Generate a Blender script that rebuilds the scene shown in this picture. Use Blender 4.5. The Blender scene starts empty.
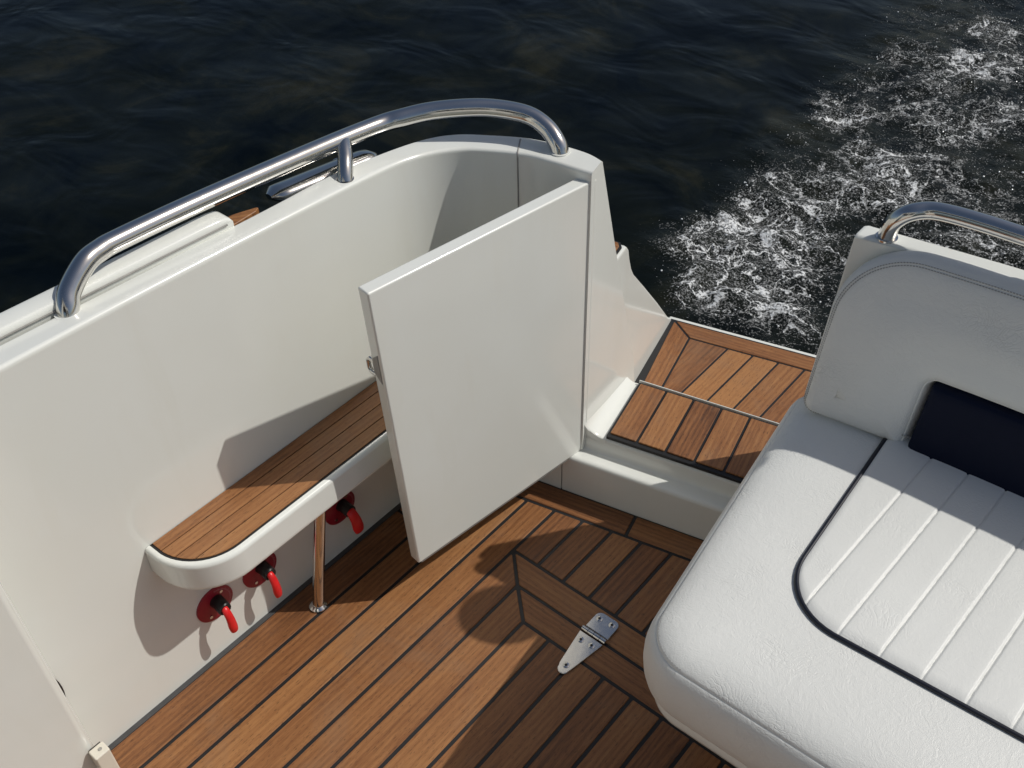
import bpy, bmesh, math, random
from mathutils import Vector, Matrix, noise
random.seed(7)
sc = bpy.context.scene
COL = sc.collection
PI = math.pi

# ------------------------------------------------------------------ helpers
def tag(o, label, cat, group=None, kind=None):
    o['label'] = label
    o['category'] = cat
    if group: o['group'] = group
    if kind: o['kind'] = kind
    return o

def empty(name, loc=(0, 0, 0)):
    o = bpy.data.objects.new(name, None)
    o.empty_display_size = 0.05
    COL.objects.link(o)
    o.location = loc
    return o

def link(name, me, mat, parent=None, smooth=True, angle=35):
    o = bpy.data.objects.new(name, me)
    COL.objects.link(o)
    if mat is not None:
        me.materials.append(mat)
    if smooth:
        me.polygons.foreach_set('use_smooth', [True] * len(me.polygons))
        me.set_sharp_from_angle(angle=math.radians(angle))
    if parent is not None:
        o.parent = parent
        o.matrix_parent_inverse = Matrix.Translation(-Vector(parent.location))
    return o

def mesh(name, verts, faces, mat, parent=None, smooth=True, angle=35, bevel=0, seg=3, recalc=True):
    me = bpy.data.meshes.new(name)
    bm = bmesh.new()
    vs = [bm.verts.new(v) for v in verts]
    for f in faces:
        try: bm.faces.new([vs[i] for i in f])
        except ValueError: pass
    if recalc: bmesh.ops.recalc_face_normals(bm, faces=bm.faces)
    bm.to_mesh(me); bm.free()
    o = link(name, me, mat, parent, smooth, angle)
    if bevel:
        m = o.modifiers.new('bevel', 'BEVEL'); m.width = bevel; m.segments = seg
        m.limit_method = 'ANGLE'; m.angle_limit = math.radians(30)
        m.harden_normals = False
    if smooth and mat is not None and mat.name in ('white_gelcoat', 'cream_gelcoat'):
        wn = o.modifiers.new('weighted', 'WEIGHTED_NORMAL'); wn.keep_sharp = True; wn.weight = 80
    return o

class MB:
    def __init__(s): s.v = []; s.f = []
    def add(s, vs, fs):
        b = len(s.v); s.v += [tuple(v) for v in vs]; s.f += [tuple(b + i for i in f) for f in fs]
    def prism(s, poly, z0, z1, frame=None):
        n = len(poly); vs = [(x, y, z0) for x, y in poly] + [(x, y, z1) for x, y in poly]
        if frame: vs = [frame(*v) for v in vs]
        s.add(vs, [tuple(range(n - 1, -1, -1)), tuple(range(n, 2 * n))] + [(i, (i + 1) % n, n + (i + 1) % n, n + i) for i in range(n)])
    def rings(s, rings, cap0=True, cap1=True, closed=True):
        n = len(rings[0]); fs = []
        for k in range(len(rings) - 1):
            for i in range(n if closed else n - 1):
                j = (i + 1) % n
                fs.append((k * n + i, k * n + j, (k + 1) * n + j, (k + 1) * n + i))
        if cap0: fs.append(tuple(range(n - 1, -1, -1)))
        if cap1: fs.append(tuple((len(rings) - 1) * n + i for i in range(n)))
        s.add([p for r in rings for p in r], fs)
    def tube(s, pts, r, n=20, cap=True, rr=None):
        pts = [Vector(p) for p in pts]
        rings = []; up = None
        for i, p in enumerate(pts):
            a = pts[max(i - 1, 0)]; b = pts[min(i + 1, len(pts) - 1)]
            t = (b - a).normalized()
            if up is None:
                up = t.orthogonal().normalized()
            else:
                up = (up - t * up.dot(t)).normalized()
            w = t.cross(up)
            q = rr[i] if rr else r
            rings.append([p + up * math.cos(2 * PI * k / n) * q + w * math.sin(2 * PI * k / n) * q for k in range(n)])
        s.rings(rings, cap, cap)
    def build(s, name, mat, parent=None, **kw):
        return mesh(name, s.v, s.f, mat, parent, **kw)

def catmull(pts, n=10):
    P = [Vector(p) for p in pts]; out = []
    for i in range(len(P) - 1):
        p0 = P[max(i - 1, 0)]; p1 = P[i]; p2 = P[i + 1]; p3 = P[min(i + 2, len(P) - 1)]
        for k in range(n):
            t = k / n
            out.append(0.5 * ((2 * p1) + (p2 - p0) * t + (2 * p0 - 5 * p1 + 4 * p2 - p3) * t * t + (3 * p1 - p0 - 3 * p2 + p3) * t ** 3))
    out.append(P[-1]); return out

def rpoly(pts, radii, d=0.0, n=8):
    """counter-clockwise polygon, offset inward by d, corners filleted"""
    N = len(pts); P = [Vector(p).to_2d() for p in pts]; lines = []
    for i in range(N):
        a, b = P[i], P[(i + 1) % N]; t = (b - a).normalized(); nn = Vector((-t.y, t.x))
        lines.append((a + nn * d, t))
    cor = []
    for i in range(N):
        (a, t), (b, u) = lines[i - 1], lines[i]
        den = t.x * u.y - t.y * u.x
        if abs(den) < 1e-9: cor.append(b.copy()); continue
        w = b - a; k = (w.x * u.y - w.y * u.x) / den
        cor.append(a + t * k)
    out = []
    for i in range(N):
        t0 = lines[i - 1][1]; t1 = lines[i][1]; c = cor[i]
        cr = t0.x * t1.y - t0.y * t1.x
        ang = math.atan2(cr, t0.dot(t1))
        r = max(radii[i] - d, .0015) if cr > 0 else radii[i] + d
        L = r * math.tan(abs(ang) / 2)
        s = 1 if cr > 0 else -1
        st = c - t0 * L; nn = Vector((-t0.y, t0.x)) * s; ctr = st + nn * r
        a0 = math.atan2((st - ctr).y, (st - ctr).x)
        for k in range(n + 1):
            a = a0 + ang * k / n
            out.append((ctr.x + r * math.cos(a), ctr.y + r * math.sin(a)))
    return out

def inset(poly, d):
    return rpoly(poly, [0.0016] * len(poly), d, 1)

# ------------------------------------------------------------------ materials
def nm(name):
    m = bpy.data.materials.new(name); m.use_nodes = True
    nt = m.node_tree; b = nt.nodes['Principled BSDF']
    return m, nt, b
def N(nt, t, **kw):
    n = nt.nodes.new(t)
    for k, v in kw.items():
        if k in n.inputs: n.inputs[k].default_value = v
        else: setattr(n, k, v)
    return n
def L(nt, a, b): nt.links.new(a, b)
def ramp(nt, fac, stops):
    r = nt.nodes.new('ShaderNodeValToRGB'); e = r.color_ramp.elements
    while len(e) < len(stops): e.new(0.5)
    for x, (p, c) in zip(e, stops):
        x.position = p; x.color = c if len(c) == 4 else (*c, 1)
    L(nt, fac, r.inputs[0]); return r
def math_(nt, op, a, b=None, c=None, clamp=False):
    n = nt.nodes.new('ShaderNodeMath'); n.operation = op; n.use_clamp = clamp
    for i, v in enumerate((a, b, c)):
        if v is None: continue
        if isinstance(v, (int, float)): n.inputs[i].default_value = v
        else: L(nt, v, n.inputs[i])
    return n.outputs[0]

def gelcoat(name, col, rough=.22):
    m, nt, b = nm(name)
    g = N(nt, 'ShaderNodeTexCoord'); o = g.outputs['Object']
    n1 = N(nt, 'ShaderNodeTexNoise', Scale=3.0, Detail=6.0, Roughness=.6); L(nt, o, n1.inputs['Vector'])
    c = tuple(col)
    r = ramp(nt, n1.outputs['Fac'], [(.3, (c[0] * .975, c[1] * .968, c[2] * .95)), (.7, c)])
    # sparse scuffs
    n2 = N(nt, 'ShaderNodeTexNoise', Scale=38.0, Detail=3.0); L(nt, o, n2.inputs['Vector'])
    sp = ramp(nt, n2.outputs['Fac'], [(.80, (0, 0, 0)), (.83, (1, 1, 1))])
    mx = N(nt, 'ShaderNodeMix', data_type='RGBA'); L(nt, sp.outputs[0], mx.inputs[0])
    L(nt, r.outputs[0], mx.inputs[6]); mx.inputs[7].default_value = (c[0] * .88, c[1] * .85, c[2] * .80, 1)
    mk = N(nt, 'ShaderNodeMapping'); mk.inputs['Scale'].default_value = (9, 9, 1.6); L(nt, o, mk.inputs[0])
    n7 = N(nt, 'ShaderNodeTexNoise', Scale=1.0, Detail=8.0, Roughness=.65, Distortion=.3); L(nt, mk.outputs[0], n7.inputs['Vector'])
    dk = ramp(nt, n7.outputs['Fac'], [(.52, (0, 0, 0)), (.75, (1, 1, 1))])
    m9 = N(nt, 'ShaderNodeMix', data_type='RGBA'); L(nt, math_(nt, 'MULTIPLY', dk.outputs[0], .22), m9.inputs[0]); L(nt, mx.outputs[2], m9.inputs[6])
    m9.inputs[7].default_value = (c[0] * .86, c[1] * .82, c[2] * .74, 1)
    L(nt, m9.outputs[2], b.inputs['Base Color'])
    n3 = N(nt, 'ShaderNodeTexNoise', Scale=2.5, Detail=4.0, Roughness=.5); L(nt, o, n3.inputs['Vector'])
    mr = N(nt, 'ShaderNodeMapRange'); mr.inputs[3].default_value = rough - .04; mr.inputs[4].default_value = rough + .05
    L(nt, n3.outputs['Fac'], mr.inputs[0]); L(nt, mr.outputs[0], b.inputs['Roughness'])
    n4 = N(nt, 'ShaderNodeTexNoise', Scale=7.0, Detail=2.0); L(nt, o, n4.inputs['Vector'])
    bp = N(nt, 'ShaderNodeBump', Strength=.03, Distance=.02); L(nt, n4.outputs['Fac'], bp.inputs['Height'])
    L(nt, bp.outputs[0], b.inputs['Normal'])
    b.inputs['Coat Weight'].default_value = .35; b.inputs['Coat Roughness'].default_value = .08
    b.inputs['IOR'].default_value = 1.48
    return m

def teak(name, dark, mid, light, rough=.5, fine=1.0):
    m, nt, b = nm(name)
    uv = N(nt, 'ShaderNodeUVMap', uv_map='grain')
    at = N(nt, 'ShaderNodeAttribute', attribute_name='tone')
    mp = N(nt, 'ShaderNodeMapping'); mp.inputs['Scale'].default_value = (7 * fine, 95 * fine, 1); L(nt, uv.outputs[0], mp.inputs[0])
    n1 = N(nt, 'ShaderNodeTexNoise', Scale=1.0, Detail=7.0, Roughness=.62, Distortion=.5); L(nt, mp.outputs[0], n1.inputs['Vector'])
    mp2 = N(nt, 'ShaderNodeMapping'); mp2.inputs['Scale'].default_value = (28 * fine, 420 * fine, 1); L(nt, uv.outputs[0], mp2.inputs[0])
    n2 = N(nt, 'ShaderNodeTexNoise', Scale=1.0, Detail=3.0, Roughness=.6); L(nt, mp2.outputs[0], n2.inputs['Vector'])
    mp3 = N(nt, 'ShaderNodeMapping'); mp3.inputs['Scale'].default_value = (2.6, 9, 1); L(nt, uv.outputs[0], mp3.inputs[0])
    n3 = N(nt, 'ShaderNodeTexNoise', Scale=1.0, Detail=3.0); L(nt, mp3.outputs[0], n3.inputs['Vector'])
    # tangential figure: growth rings that wander along the plank
    wv = N(nt, 'ShaderNodeTexWave', Scale=1.0, Distortion=9.0, Detail=3.0); wv.bands_direction = 'Y'
    wv.inputs['Detail Scale'].default_value = .6
    mp4 = N(nt, 'ShaderNodeMapping'); mp4.inputs['Scale'].default_value = (1.2, 26, 1); L(nt, uv.outputs[0], mp4.inputs[0]); L(nt, mp4.outputs[0], wv.inputs['Vector'])
    f = math_(nt, 'MULTIPLY_ADD', n1.outputs['Fac'], .52, .04)
    f = math_(nt, 'MULTIPLY_ADD', n2.outputs['Fac'], .42, f)
    f = math_(nt, 'MULTIPLY_ADD', wv.outputs['Fac'], .12, f)
    f = math_(nt, 'MULTIPLY_ADD', n3.outputs['Fac'], .34, f)
    tn = math_(nt, 'MULTIPLY_ADD', at.outputs['Fac'], .56, -.49)
    f = math_(nt, 'ADD', f, tn)
    r = ramp(nt, f, [(.2, dark), (.48, mid), (.8, light)])
    # open pores: short dark dashes
    mp5 = N(nt, 'ShaderNodeMapping'); mp5.inputs['Scale'].default_value = (75, 620, 1); L(nt, uv.outputs[0], mp5.inputs[0])
    n5 = N(nt, 'ShaderNodeTexNoise', Scale=1.0, Detail=1.0); L(nt, mp5.outputs[0], n5.inputs['Vector'])
    pr = ramp(nt, n5.outputs['Fac'], [(.63, (0, 0, 0)), (.72, (1, 1, 1))])
    mx = N(nt, 'ShaderNodeMix', data_type='RGBA', blend_type='MIX')
    L(nt, math_(nt, 'MULTIPLY', pr.outputs[0], .75), mx.inputs[0]); L(nt, r.outputs[0], mx.inputs[6]); mx.inputs[7].default_value = (dark[0] * .6, dark[1] * .6, dark[2] * .6, 1)
    # weathering: salt-greyed and footworn patches with no regard for the planks
    go = N(nt, 'ShaderNodeTexCoord'); wz = N(nt, 'ShaderNodeTexNoise', Scale=4.5, Detail=7.0, Roughness=.7, Distortion=.6); L(nt, go.outputs['Object'], wz.inputs['Vector'])
    wr_ = ramp(nt, wz.outputs['Fac'], [(.50, (0, 0, 0)), (.72, (1, 1, 1))])
    m2 = N(nt, 'ShaderNodeMix', data_type='RGBA'); L(nt, math_(nt, 'MULTIPLY', wr_.outputs[0], .32), m2.inputs[0]); L(nt, mx.outputs[2], m2.inputs[6]); m2.inputs[7].default_value = (.235, .160, .105, 1)
    L(nt, m2.outputs[2], b.inputs['Base Color'])
    mr = N(nt, 'ShaderNodeMapRange'); mr.inputs[3].default_value = rough - .1; mr.inputs[4].default_value = rough + .15
    L(nt, n2.outputs['Fac'], mr.inputs[0]); L(nt, mr.outputs[0], b.inputs['Roughness'])
    bp = N(nt, 'ShaderNodeBump', Strength=.35, Distance=.0015); L(nt, f, bp.inputs['Height']); L(nt, bp.outputs[0], b.inputs['Normal'])
    return m

def plain(name, col, rough=.5, metal=0, bump=0, bscale=200):
    m, nt, b = nm(name)
    g = N(nt, 'ShaderNodeTexCoord')
    n1 = N(nt, 'ShaderNodeTexNoise', Scale=40.0, Detail=5.0); L(nt, g.outputs['Object'], n1.inputs['Vector'])
    r = ramp(nt, n1.outputs['Fac'], [(.3, tuple(c * .85 for c in col)), (.7, tuple(min(c * 1.1, 1) for c in col))])
    L(nt, r.outputs[0], b.inputs['Base Color'])
    mr = N(nt, 'ShaderNodeMapRange'); mr.inputs[3].default_value = max(rough - .07, .02); mr.inputs[4].default_value = rough + .07
    L(nt, n1.outputs['Fac'], mr.inputs[0]); L(nt, mr.outputs[0], b.inputs['Roughness'])
    b.inputs['Metallic'].default_value = metal
    if bump:
        n2 = N(nt, 'ShaderNodeTexNoise', Scale=float(bscale), Detail=3.0); L(nt, g.outputs['Object'], n2.inputs['Vector'])
        bp = N(nt, 'ShaderNodeBump', Strength=bump, Distance=.001); L(nt, n2.outputs['Fac'], bp.inputs['Height']); L(nt, bp.outputs[0], b.inputs['Normal'])
    return m

def vinyl(name, col, rough=.42, wr=.5, spec=.5):
    m, nt, b = nm(name)
    g = N(nt, 'ShaderNodeTexCoord'); o = g.outputs['Object']
    n0 = N(nt, 'ShaderNodeTexNoise', Scale=5.0, Detail=5.0); L(nt, o, n0.inputs['Vector'])
    r = ramp(nt, n0.outputs['Fac'], [(.3, tuple(c * .95 for c in col)), (.7, col)])
    n9 = N(nt, 'ShaderNodeTexNoise', Scale=23.0, Detail=2.0); L(nt, o, n9.inputs['Vector'])
    sp = ramp(nt, n9.outputs['Fac'], [(.775, (0, 0, 0)), (.79, (1, 1, 1))])
    mx = N(nt, 'ShaderNodeMix', data_type='RGBA'); L(nt, math_(nt, 'MULTIPLY', sp.outputs[0], .5), mx.inputs[0]); L(nt, r.outputs[0], mx.inputs[6])
    mx.inputs[7].default_value = (col[0] * .45, col[1] * .42, col[2] * .38, 1)
    L(nt, mx.outputs[2], b.inputs['Base Color'])
    # creases: domain-warped cell borders whose strength comes and goes, plus fine pebble grain
    nd = N(nt, 'ShaderNodeTexNoise', Scale=14.0, Detail=3.0); L(nt, o, nd.inputs['Vector'])
    ad = N(nt, 'ShaderNodeMix', data_type='RGBA', blend_type='LINEAR_LIGHT'); ad.inputs[0].default_value = .05
    L(nt, o, ad.inputs[6]); L(nt, nd.outputs['Color'], ad.inputs[7])
    vo = N(nt, 'ShaderNodeTexVoronoi', Scale=120.0); vo.feature = 'DISTANCE_TO_EDGE'; L(nt, ad.outputs[2], vo.inputs['Vector'])
    ed = ramp(nt, vo.outputs['Distance'], [(0, (0, 0, 0)), (.14, (1, 1, 1))])
    mk = N(nt, 'ShaderNodeTexNoise', Scale=8.0, Detail=2.0); L(nt, o, mk.inputs['Vector'])
    mkr = ramp(nt, mk.outputs['Fac'], [(.45, (0, 0, 0)), (.72, (1, 1, 1))])
    h1 = math_(nt, 'MULTIPLY', math_(nt, 'SUBTRACT', ed.outputs[0], 1.0), mkr.outputs[0])
    n2 = N(nt, 'ShaderNodeTexNoise', Scale=85.0, Detail=4.0, Distortion=1.0); L(nt, ad.outputs[2], n2.inputs['Vector'])
    n3 = N(nt, 'ShaderNodeTexVoronoi', Scale=620.0); L(nt, o, n3.inputs['Vector'])
    h = math_(nt, 'MULTIPLY_ADD', n2.outputs['Fac'], .42, math_(nt, 'MULTIPLY', h1, .34))
    h = math_(nt, 'MULTIPLY_ADD', n3.outputs['Distance'], .12, h)
    bp = N(nt, 'ShaderNodeBump', Strength=wr, Distance=.0018); L(nt, h, bp.inputs['Height']); L(nt, bp.outputs[0], b.inputs['Normal'])
    b.inputs['Roughness'].default_value = rough
    b.inputs['Specular IOR Level'].default_value = spec
    return m

def steel(name):
    m, nt, b = nm(name)
    g = N(nt, 'ShaderNodeTexCoord')
    mp = N(nt, 'ShaderNodeMapping'); mp.inputs['Scale'].default_value = (60, 60, 60); L(nt, g.outputs['Object'], mp.inputs[0])
    n1 = N(nt, 'ShaderNodeTexNoise', Scale=1.0, Detail=6.0, Roughness=.7); L(nt, mp.outputs[0], n1.inputs['Vector'])
    mr = N(nt, 'ShaderNodeMapRange'); mr.inputs[3].default_value = .05; mr.inputs[4].default_value = .22
    L(nt, n1.outputs['Fac'], mr.inputs[0]); L(nt, mr.outputs[0], b.inputs['Roughness'])
    b.inputs['Metallic'].default_value = 1; b.inputs['Base Color'].default_value = (.68, .665, .635, 1)
    bp = N(nt, 'ShaderNodeBump', Strength=.05, Distance=.001); L(nt, n1.outputs['Fac'], bp.inputs['Height']); L(nt, bp.outputs[0], b.inputs['Normal'])
    return m

WHITE = gelcoat('white_gelcoat', (.795, .812, .770), .16)
CREAM = gelcoat('cream_gelcoat', (.76, .72, .62), .3)
TEAK = teak('teak_deck', (.058, .0215, .0085), (.225, .090, .030), (.375, .175, .062))
TEAKB = teak('teak_bench', (.090, .036, .014), (.265, .112, .040), (.39, .185, .070), .48)
CAULK = plain('black_caulk', (.012, .012, .013), .55, 0, .2, 90)
RUBBER = plain('black_rubber', (.010, .010, .011), .5)
SEAM = plain('brown_seam', (.05, .025, .012), .6)
GREY = plain('grey_seam', (.30, .29, .27), .5)
STEEL = steel('polished_steel')
VINYL = vinyl('white_vinyl', (.775, .783, .752), .45, .9)
PLEAT = vinyl('pleated_white_vinyl', (.775, .783, .752), .45, .5)
NAVY = vinyl('navy_vinyl', (.0026, .0062, .0225), .55, .35, .16)
CORD = plain('navy_cord', (.006, .008, .018), .42)
THREAD = plain('grey_thread', (.36, .355, .34), .7)
REDP = plain('red_plate', (.30, .010, .028), .35)
REDH = plain('red_handle', (.72, .018, .02), .35)
BLACK = plain('black_plastic', (.008, .008, .009), .4)
INK = plain('pale_print', (.5, .2, .22), .5)

# ------------------------------------------------------------------ teak planks
def planks(name, polys, frame, top, thick, mat, parent=None, gap=.0038, ang=None, tones=None):
    """polys: list of (polygon, grain angle); frame maps (a, b, z) to the world; each plank its own box in ONE mesh"""
    me = bpy.data.meshes.new(name); bm = bmesh.new()
    uvl = bm.loops.layers.uv.new('grain'); tl = bm.loops.layers.float_color.new('tone')
    for k, (poly, ga) in enumerate(polys):
        q = [Vector(p) for p in inset(poly, gap)]
        lo = [bm.verts.new(frame(p.x, p.y, top - thick)) for p in q]
        mid = [bm.verts.new(frame(p.x, p.y, top - .0012)) for p in q]
        q2 = [Vector(p) for p in inset(poly, gap + .0011)]
        hi = [bm.verts.new(frame(p.x, p.y, top)) for p in q2]
        n = len(q); fs = [bm.faces.new(hi)]
        for i in range(n):
            j = (i + 1) % n
            fs.append(bm.faces.new((lo[i], lo[j], mid[j], mid[i]))); fs.append(bm.faces.new((mid[i], mid[j], hi[j], hi[i])))
        t = random.random() if tones is None else tones[k % len(tones)]
        off = Vector((random.uniform(0, 40), random.uniform(0, 40)))
        ca, sa = math.cos(ga), math.sin(ga)
        co = {}
        for vv, p in list(zip(lo, q)) + list(zip(mid, q)) + list(zip(hi, q2)):
            co[vv] = Vector((p.x * ca + p.y * sa, -p.x * sa + p.y * ca)) + off
        for f in fs:
            for l in f.loops:
                l[uvl].uv = co[l.vert]; l[tl] = (t, t, t, 1)
    bm.normal_update(); bmesh.ops.recalc_face_normals(bm, faces=bm.faces)
    bm.to_mesh(me); bm.free()
    return link(name, me, mat, parent, smooth=False)

ident = lambda x, y, z: (x, y, z)
TH = math.radians(13.0)
OX, OY = -.977, 1.286
CU, SU = math.cos(TH), math.sin(TH)
def fr(u, v, z): return (OX + u * CU - v * SU, OY + u * SU + v * CU, z)      # the transom's own frame
def rise(x): return OY + (x - OX) * math.tan(TH)                             # foot of the sill
def marg(x): return rise(x) - .066 / CU

# ------------------------------------------------------------------ cockpit floor
X0, PW = -1.2257, .068
XK = lambda k: X0 + PW * k if k else -1.2335
fl = mesh('floor', [(-1.30, -.9, -.0022), (1.0, -.9, -.0022), (1.0, 1.75, -.0022), (-1.30, 1.75, -.0022), (-1.30, -.9, -.10), (1.0, -.9, -.10), (1.0, 1.75, -.10), (-1.30, 1.75, -.10)],
          [(0, 1, 2, 3), (7, 6, 5, 4), (0, 4, 5, 1), (1, 5, 6, 2), (2, 6, 7, 3), (3, 7, 4, 0)], CAULK, smooth=False)
fl['kind'] = 'structure'
P = []; H = PI / 2
for k in range(0, 4):
    x0, x1 = XK(k), XK(k + 1)
    if k == 0:
        P.append(([(x0, -.9), (x1, -.9), (x1, 1.0), (x0, 1.0)], H)); P.append(([(x0, 1.0), (x1, 1.0), (x1, marg(x1)), (x0, marg(x0))], H))
    elif k == 2:
        P.append(([(x0, -.9), (x1, -.9), (x1, .1), (x0, .1)], H)); P.append(([(x0, .1), (x1, .1), (x1, marg(x1)), (x0, marg(x0))], H))
    else:
        P.append(([(x0, -.9), (x1, -.9), (x1, marg(x1)), (x0, marg(x0))], H))
P.append(([(XK(4), -.9), (XK(5), -.9), (XK(5), 1.01), (XK(4), 1.077)], H))
XR = XK(20)
P.append(([(XK(4), 1.077), (XK(5), 1.01), (XR, 1.01), (XR, 1.077)], 0))
for k in range(4, 28):
    x0, x1 = XK(k), XK(k + 1)
    P.append(([(x0, 1.077), (x1, 1.077), (x1, marg(x1)), (x0, marg(x0))], H))
for k in range(20, 32):
    P.append(([(XK(k), -.9), (XK(k + 1), -.9), (XK(k + 1), 1.077), (XK(k), 1.077)], H))
for k in range(5, 20):
    P.append(([(XK(k), -.9), (XK(k + 1), -.9), (XK(k + 1), .30), (XK(k), .30)], H))
xj = -.795
P.append(([(-1.235, marg(-1.235)), (xj + .008, marg(xj + .008)), (xj - .008, rise(xj - .008)), (-1.235, rise(-1.235))], TH))
P.append(([(xj + .008, marg(xj + .008)), (.6, marg(.6)), (.6, rise(.6)), (xj - .008, rise(xj - .008))], TH))
tones = [.35, .45, .55, .35, .75, .6, .5, .68, .35, .45, .62, .3, .55, .42, .5, .35, .6]
tp = planks('teak_planking', P, ident, 0.0, .011, TEAK, fl, tones=tones)
sp = MB(); sp.prism([(-1.243, -.9), (-1.2300, -.9), (-1.2300, 1.23), (-1.243, 1.23)], -.0015, .0004)
sp.build('edge_sealant', plain('grey_sealant', (.06, .06, .062), .6, 0, .3, 120), fl, smooth=False)

# hatch
ht = tag(empty('floor_hatch', (-.45, .65, 0)), 'teak floor hatch with mitred border and steel hinge, half under the white seat', 'hatch')
HP = []
xa, xb, ya, yb = XK(5), XK(20), .30, 1.01
HP.append(([(xa, ya), (xa + PW, ya + .063), (xa + PW, yb - .063), (xa, yb)], H))
HP.append(([(xa, yb), (xa + PW, yb - .063), (xb - PW, yb - .063), (xb, yb)], 0))
HP.append(([(xb, ya), (xb, yb), (xb - PW, yb - .063), (xb - PW, ya + .063)], H))
HP.append(([(xa, ya), (xb, ya), (xb - PW, ya + .063), (xa + PW, ya + .063)], 0))
for k in range(6, 19):
    HP.append(([(XK(k), ya + .063), (XK(k + 1), ya + .063), (XK(k + 1), yb - .063), (XK(k), yb - .063)], H))
hb = MB(); hb.prism(inset([(xa, ya), (xb, ya), (xb, yb), (xa, yb)], .003), -.0118, -.0012); hb.build('caulking', CAULK, ht, smooth=False)
planks('teak_panel', HP, ident, .0006, .0115, TEAK, ht, tones=[.62, .5, .4, .5, .7, .45, .55, .35, .6, .3, .5])
hx = -.688
hinge = MB()
def strap(pts, z0, z1): hinge.prism(pts, z0, z1)
hp = [(hx - .027, 1.003), (hx - .013, .918)] + [(hx + .002 + .0125 * math.cos(a), .912 + .0125 * math.sin(a)) for a in [PI + i * PI / 8 for i in range(9)]] + [(hx + .016, .918), (hx + .031, 1.003)]
strap(hp, .0007, .0042)
hinge.prism(rpoly([(hx - .025, 1.019), (hx + .031, 1.019), (hx + .031, 1.066), (hx - .025, 1.066)], [.001, .001, .014, .014], 0, 6), .0007, .0042)
hg = hinge.build('hinge', STEEL, ht, bevel=.0012, seg=2)
kn = MB()
for a, b in ((-.026, -.012), (-.011, .002), (.003, .017), (.018, .031)):
    kn.tube([(hx + a, 1.011, .0045), (hx + b, 1.011, .0045)], .0055, 14)
kn.build('hinge_knuckle', STEEL, hg)
for dx, dy in ((-.012, 1.049), (.017, 1.052), (-.011, .985), (.014, .987), (.002, .920)):
    s = MB(); s.tube([(hx + dx, dy, .004), (hx + dx, dy, .0050), (hx + dx, dy, .0058)], .0068, 18, rr=[.0070, .0068, .0050])
    so = s.build('screw', STEEL, hg)
    s = MB(); s.tube([(hx + dx, dy, .0057), (hx + dx, dy, .0062)], .0030, 12); s.build('screw_recess', BLACK, hg)

# ------------------------------------------------------------------ side coaming (port bulwark)
inner = [(-1.241, -.9, .872), (-1.241, -.4, .870), (-1.241, .1, .867), (-1.241, .35, .863), (-1.241, .60, .857), (-1.241, .85, .847), (-1.2415, 1.02, .838),
         (-1.240, 1.12, .831), (-1.226, 1.185, .826), (-1.199, 1.232, .823), (-1.162, 1.262, .822), (-1.096, 1.297, .821), (-1.038, 1.309, .821), (-.985, 1.316, .821), (-.9555, 1.3225, .820)]
outer = [(-1.300, -.9, .868), (-1.300, -.4, .866), (-1.300, .1, .863), (-1.297, .35, .859), (-1.293, .60, .853), (-1.291, .85, .846), (-1.296, 1.02, .838),
         (-1.288, 1.14, .830), (-1.270, 1.225, .825), (-1.240, 1.275, .823), (-1.198, 1.308, .822), (-1.128, 1.348, .822), (-1.058, 1.366, .823), (-1.000, 1.371, .824), (-.962, 1.3645, .824)]
inner = catmull(inner, 8); outer = catmull(outer, 8)
sc_ = empty('side_coaming', (-1.27, .6, -.3))
tag(sc_, 'tall white glossy cockpit side wall curving round to the open door', 'boat side')
rings = []
for i, (a, b) in enumerate(zip(inner, outer)):
    a2 = Vector((a.x, a.y)); b2 = Vector((b.x, b.y)); d = b2 - a2; w = d.length; d.normalize()
    # outboard face leans out below, more so on the after side
    s = i / (len(inner) - 1)
    t = min(max((s - .5) / .5, 0), 1); lean = .02 + .27 * t * t * (3 - 2 * t)
    if t > .9: lean = .27
    prof = []
    prof.append((0, -.02)); prof.append((0, .25)); prof.append((0, .5)); prof.append((0, a.z - .009))
    for k in range(1, 6):
        q = k / 5 * PI / 2; r = .007
        prof.append((r - r * math.cos(q), a.z - r + r * math.sin(q)))
    prof.append((w * .5, (a.z + b.z) / 2))
    ro = min(.007, w * .3)
    for k in range(6):
        q = k / 5 * PI / 2
        prof.append((w - ro + ro * math.sin(q), b.z - ro + ro * math.cos(q)))
    prof.append((w + lean * .25, b.z - .22)); prof.append((w + lean * .75, .2)); prof.append((w + lean * .9, -.02)); prof.append((w + lean * .9, -.5)); prof.append((.01, -.5))
    rings.append([(a.x + d.x * p, a.y + d.y * p, z) for p, z in prof])
m = MB(); m.rings(rings); m.build('moulding', WHITE, sc_, angle=40)
# capping bead outboard of the flat top
rb = []
for y, k in [(-.9, 1), (-.4, 1), (.1, 1), (.4, 1), (.6, 1), (.74, 1), (.765, .96), (.780, .8), (.787, .55), (.790, .2)]:
    x0 = -1.306 + max(y - .35, 0) * .048
    zz = .865 - (y + .4) * .0065; h = .0135 * k
    rb.append([(x0, y, zz - .05), (x0, y, zz + h * .35), (x0 - .0015, y, zz + h * .75), (x0 - .005, y, zz + h), (x0 - .030, y, zz + h * 1.06), (x0 - .039, y, zz + h * .85), (x0 - .043, y, zz - .01), (x0 - .050, y, zz - .10)])
m = MB(); m.rings(rb); m.build('capping_bead', WHITE, sc_, angle=50)
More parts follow.
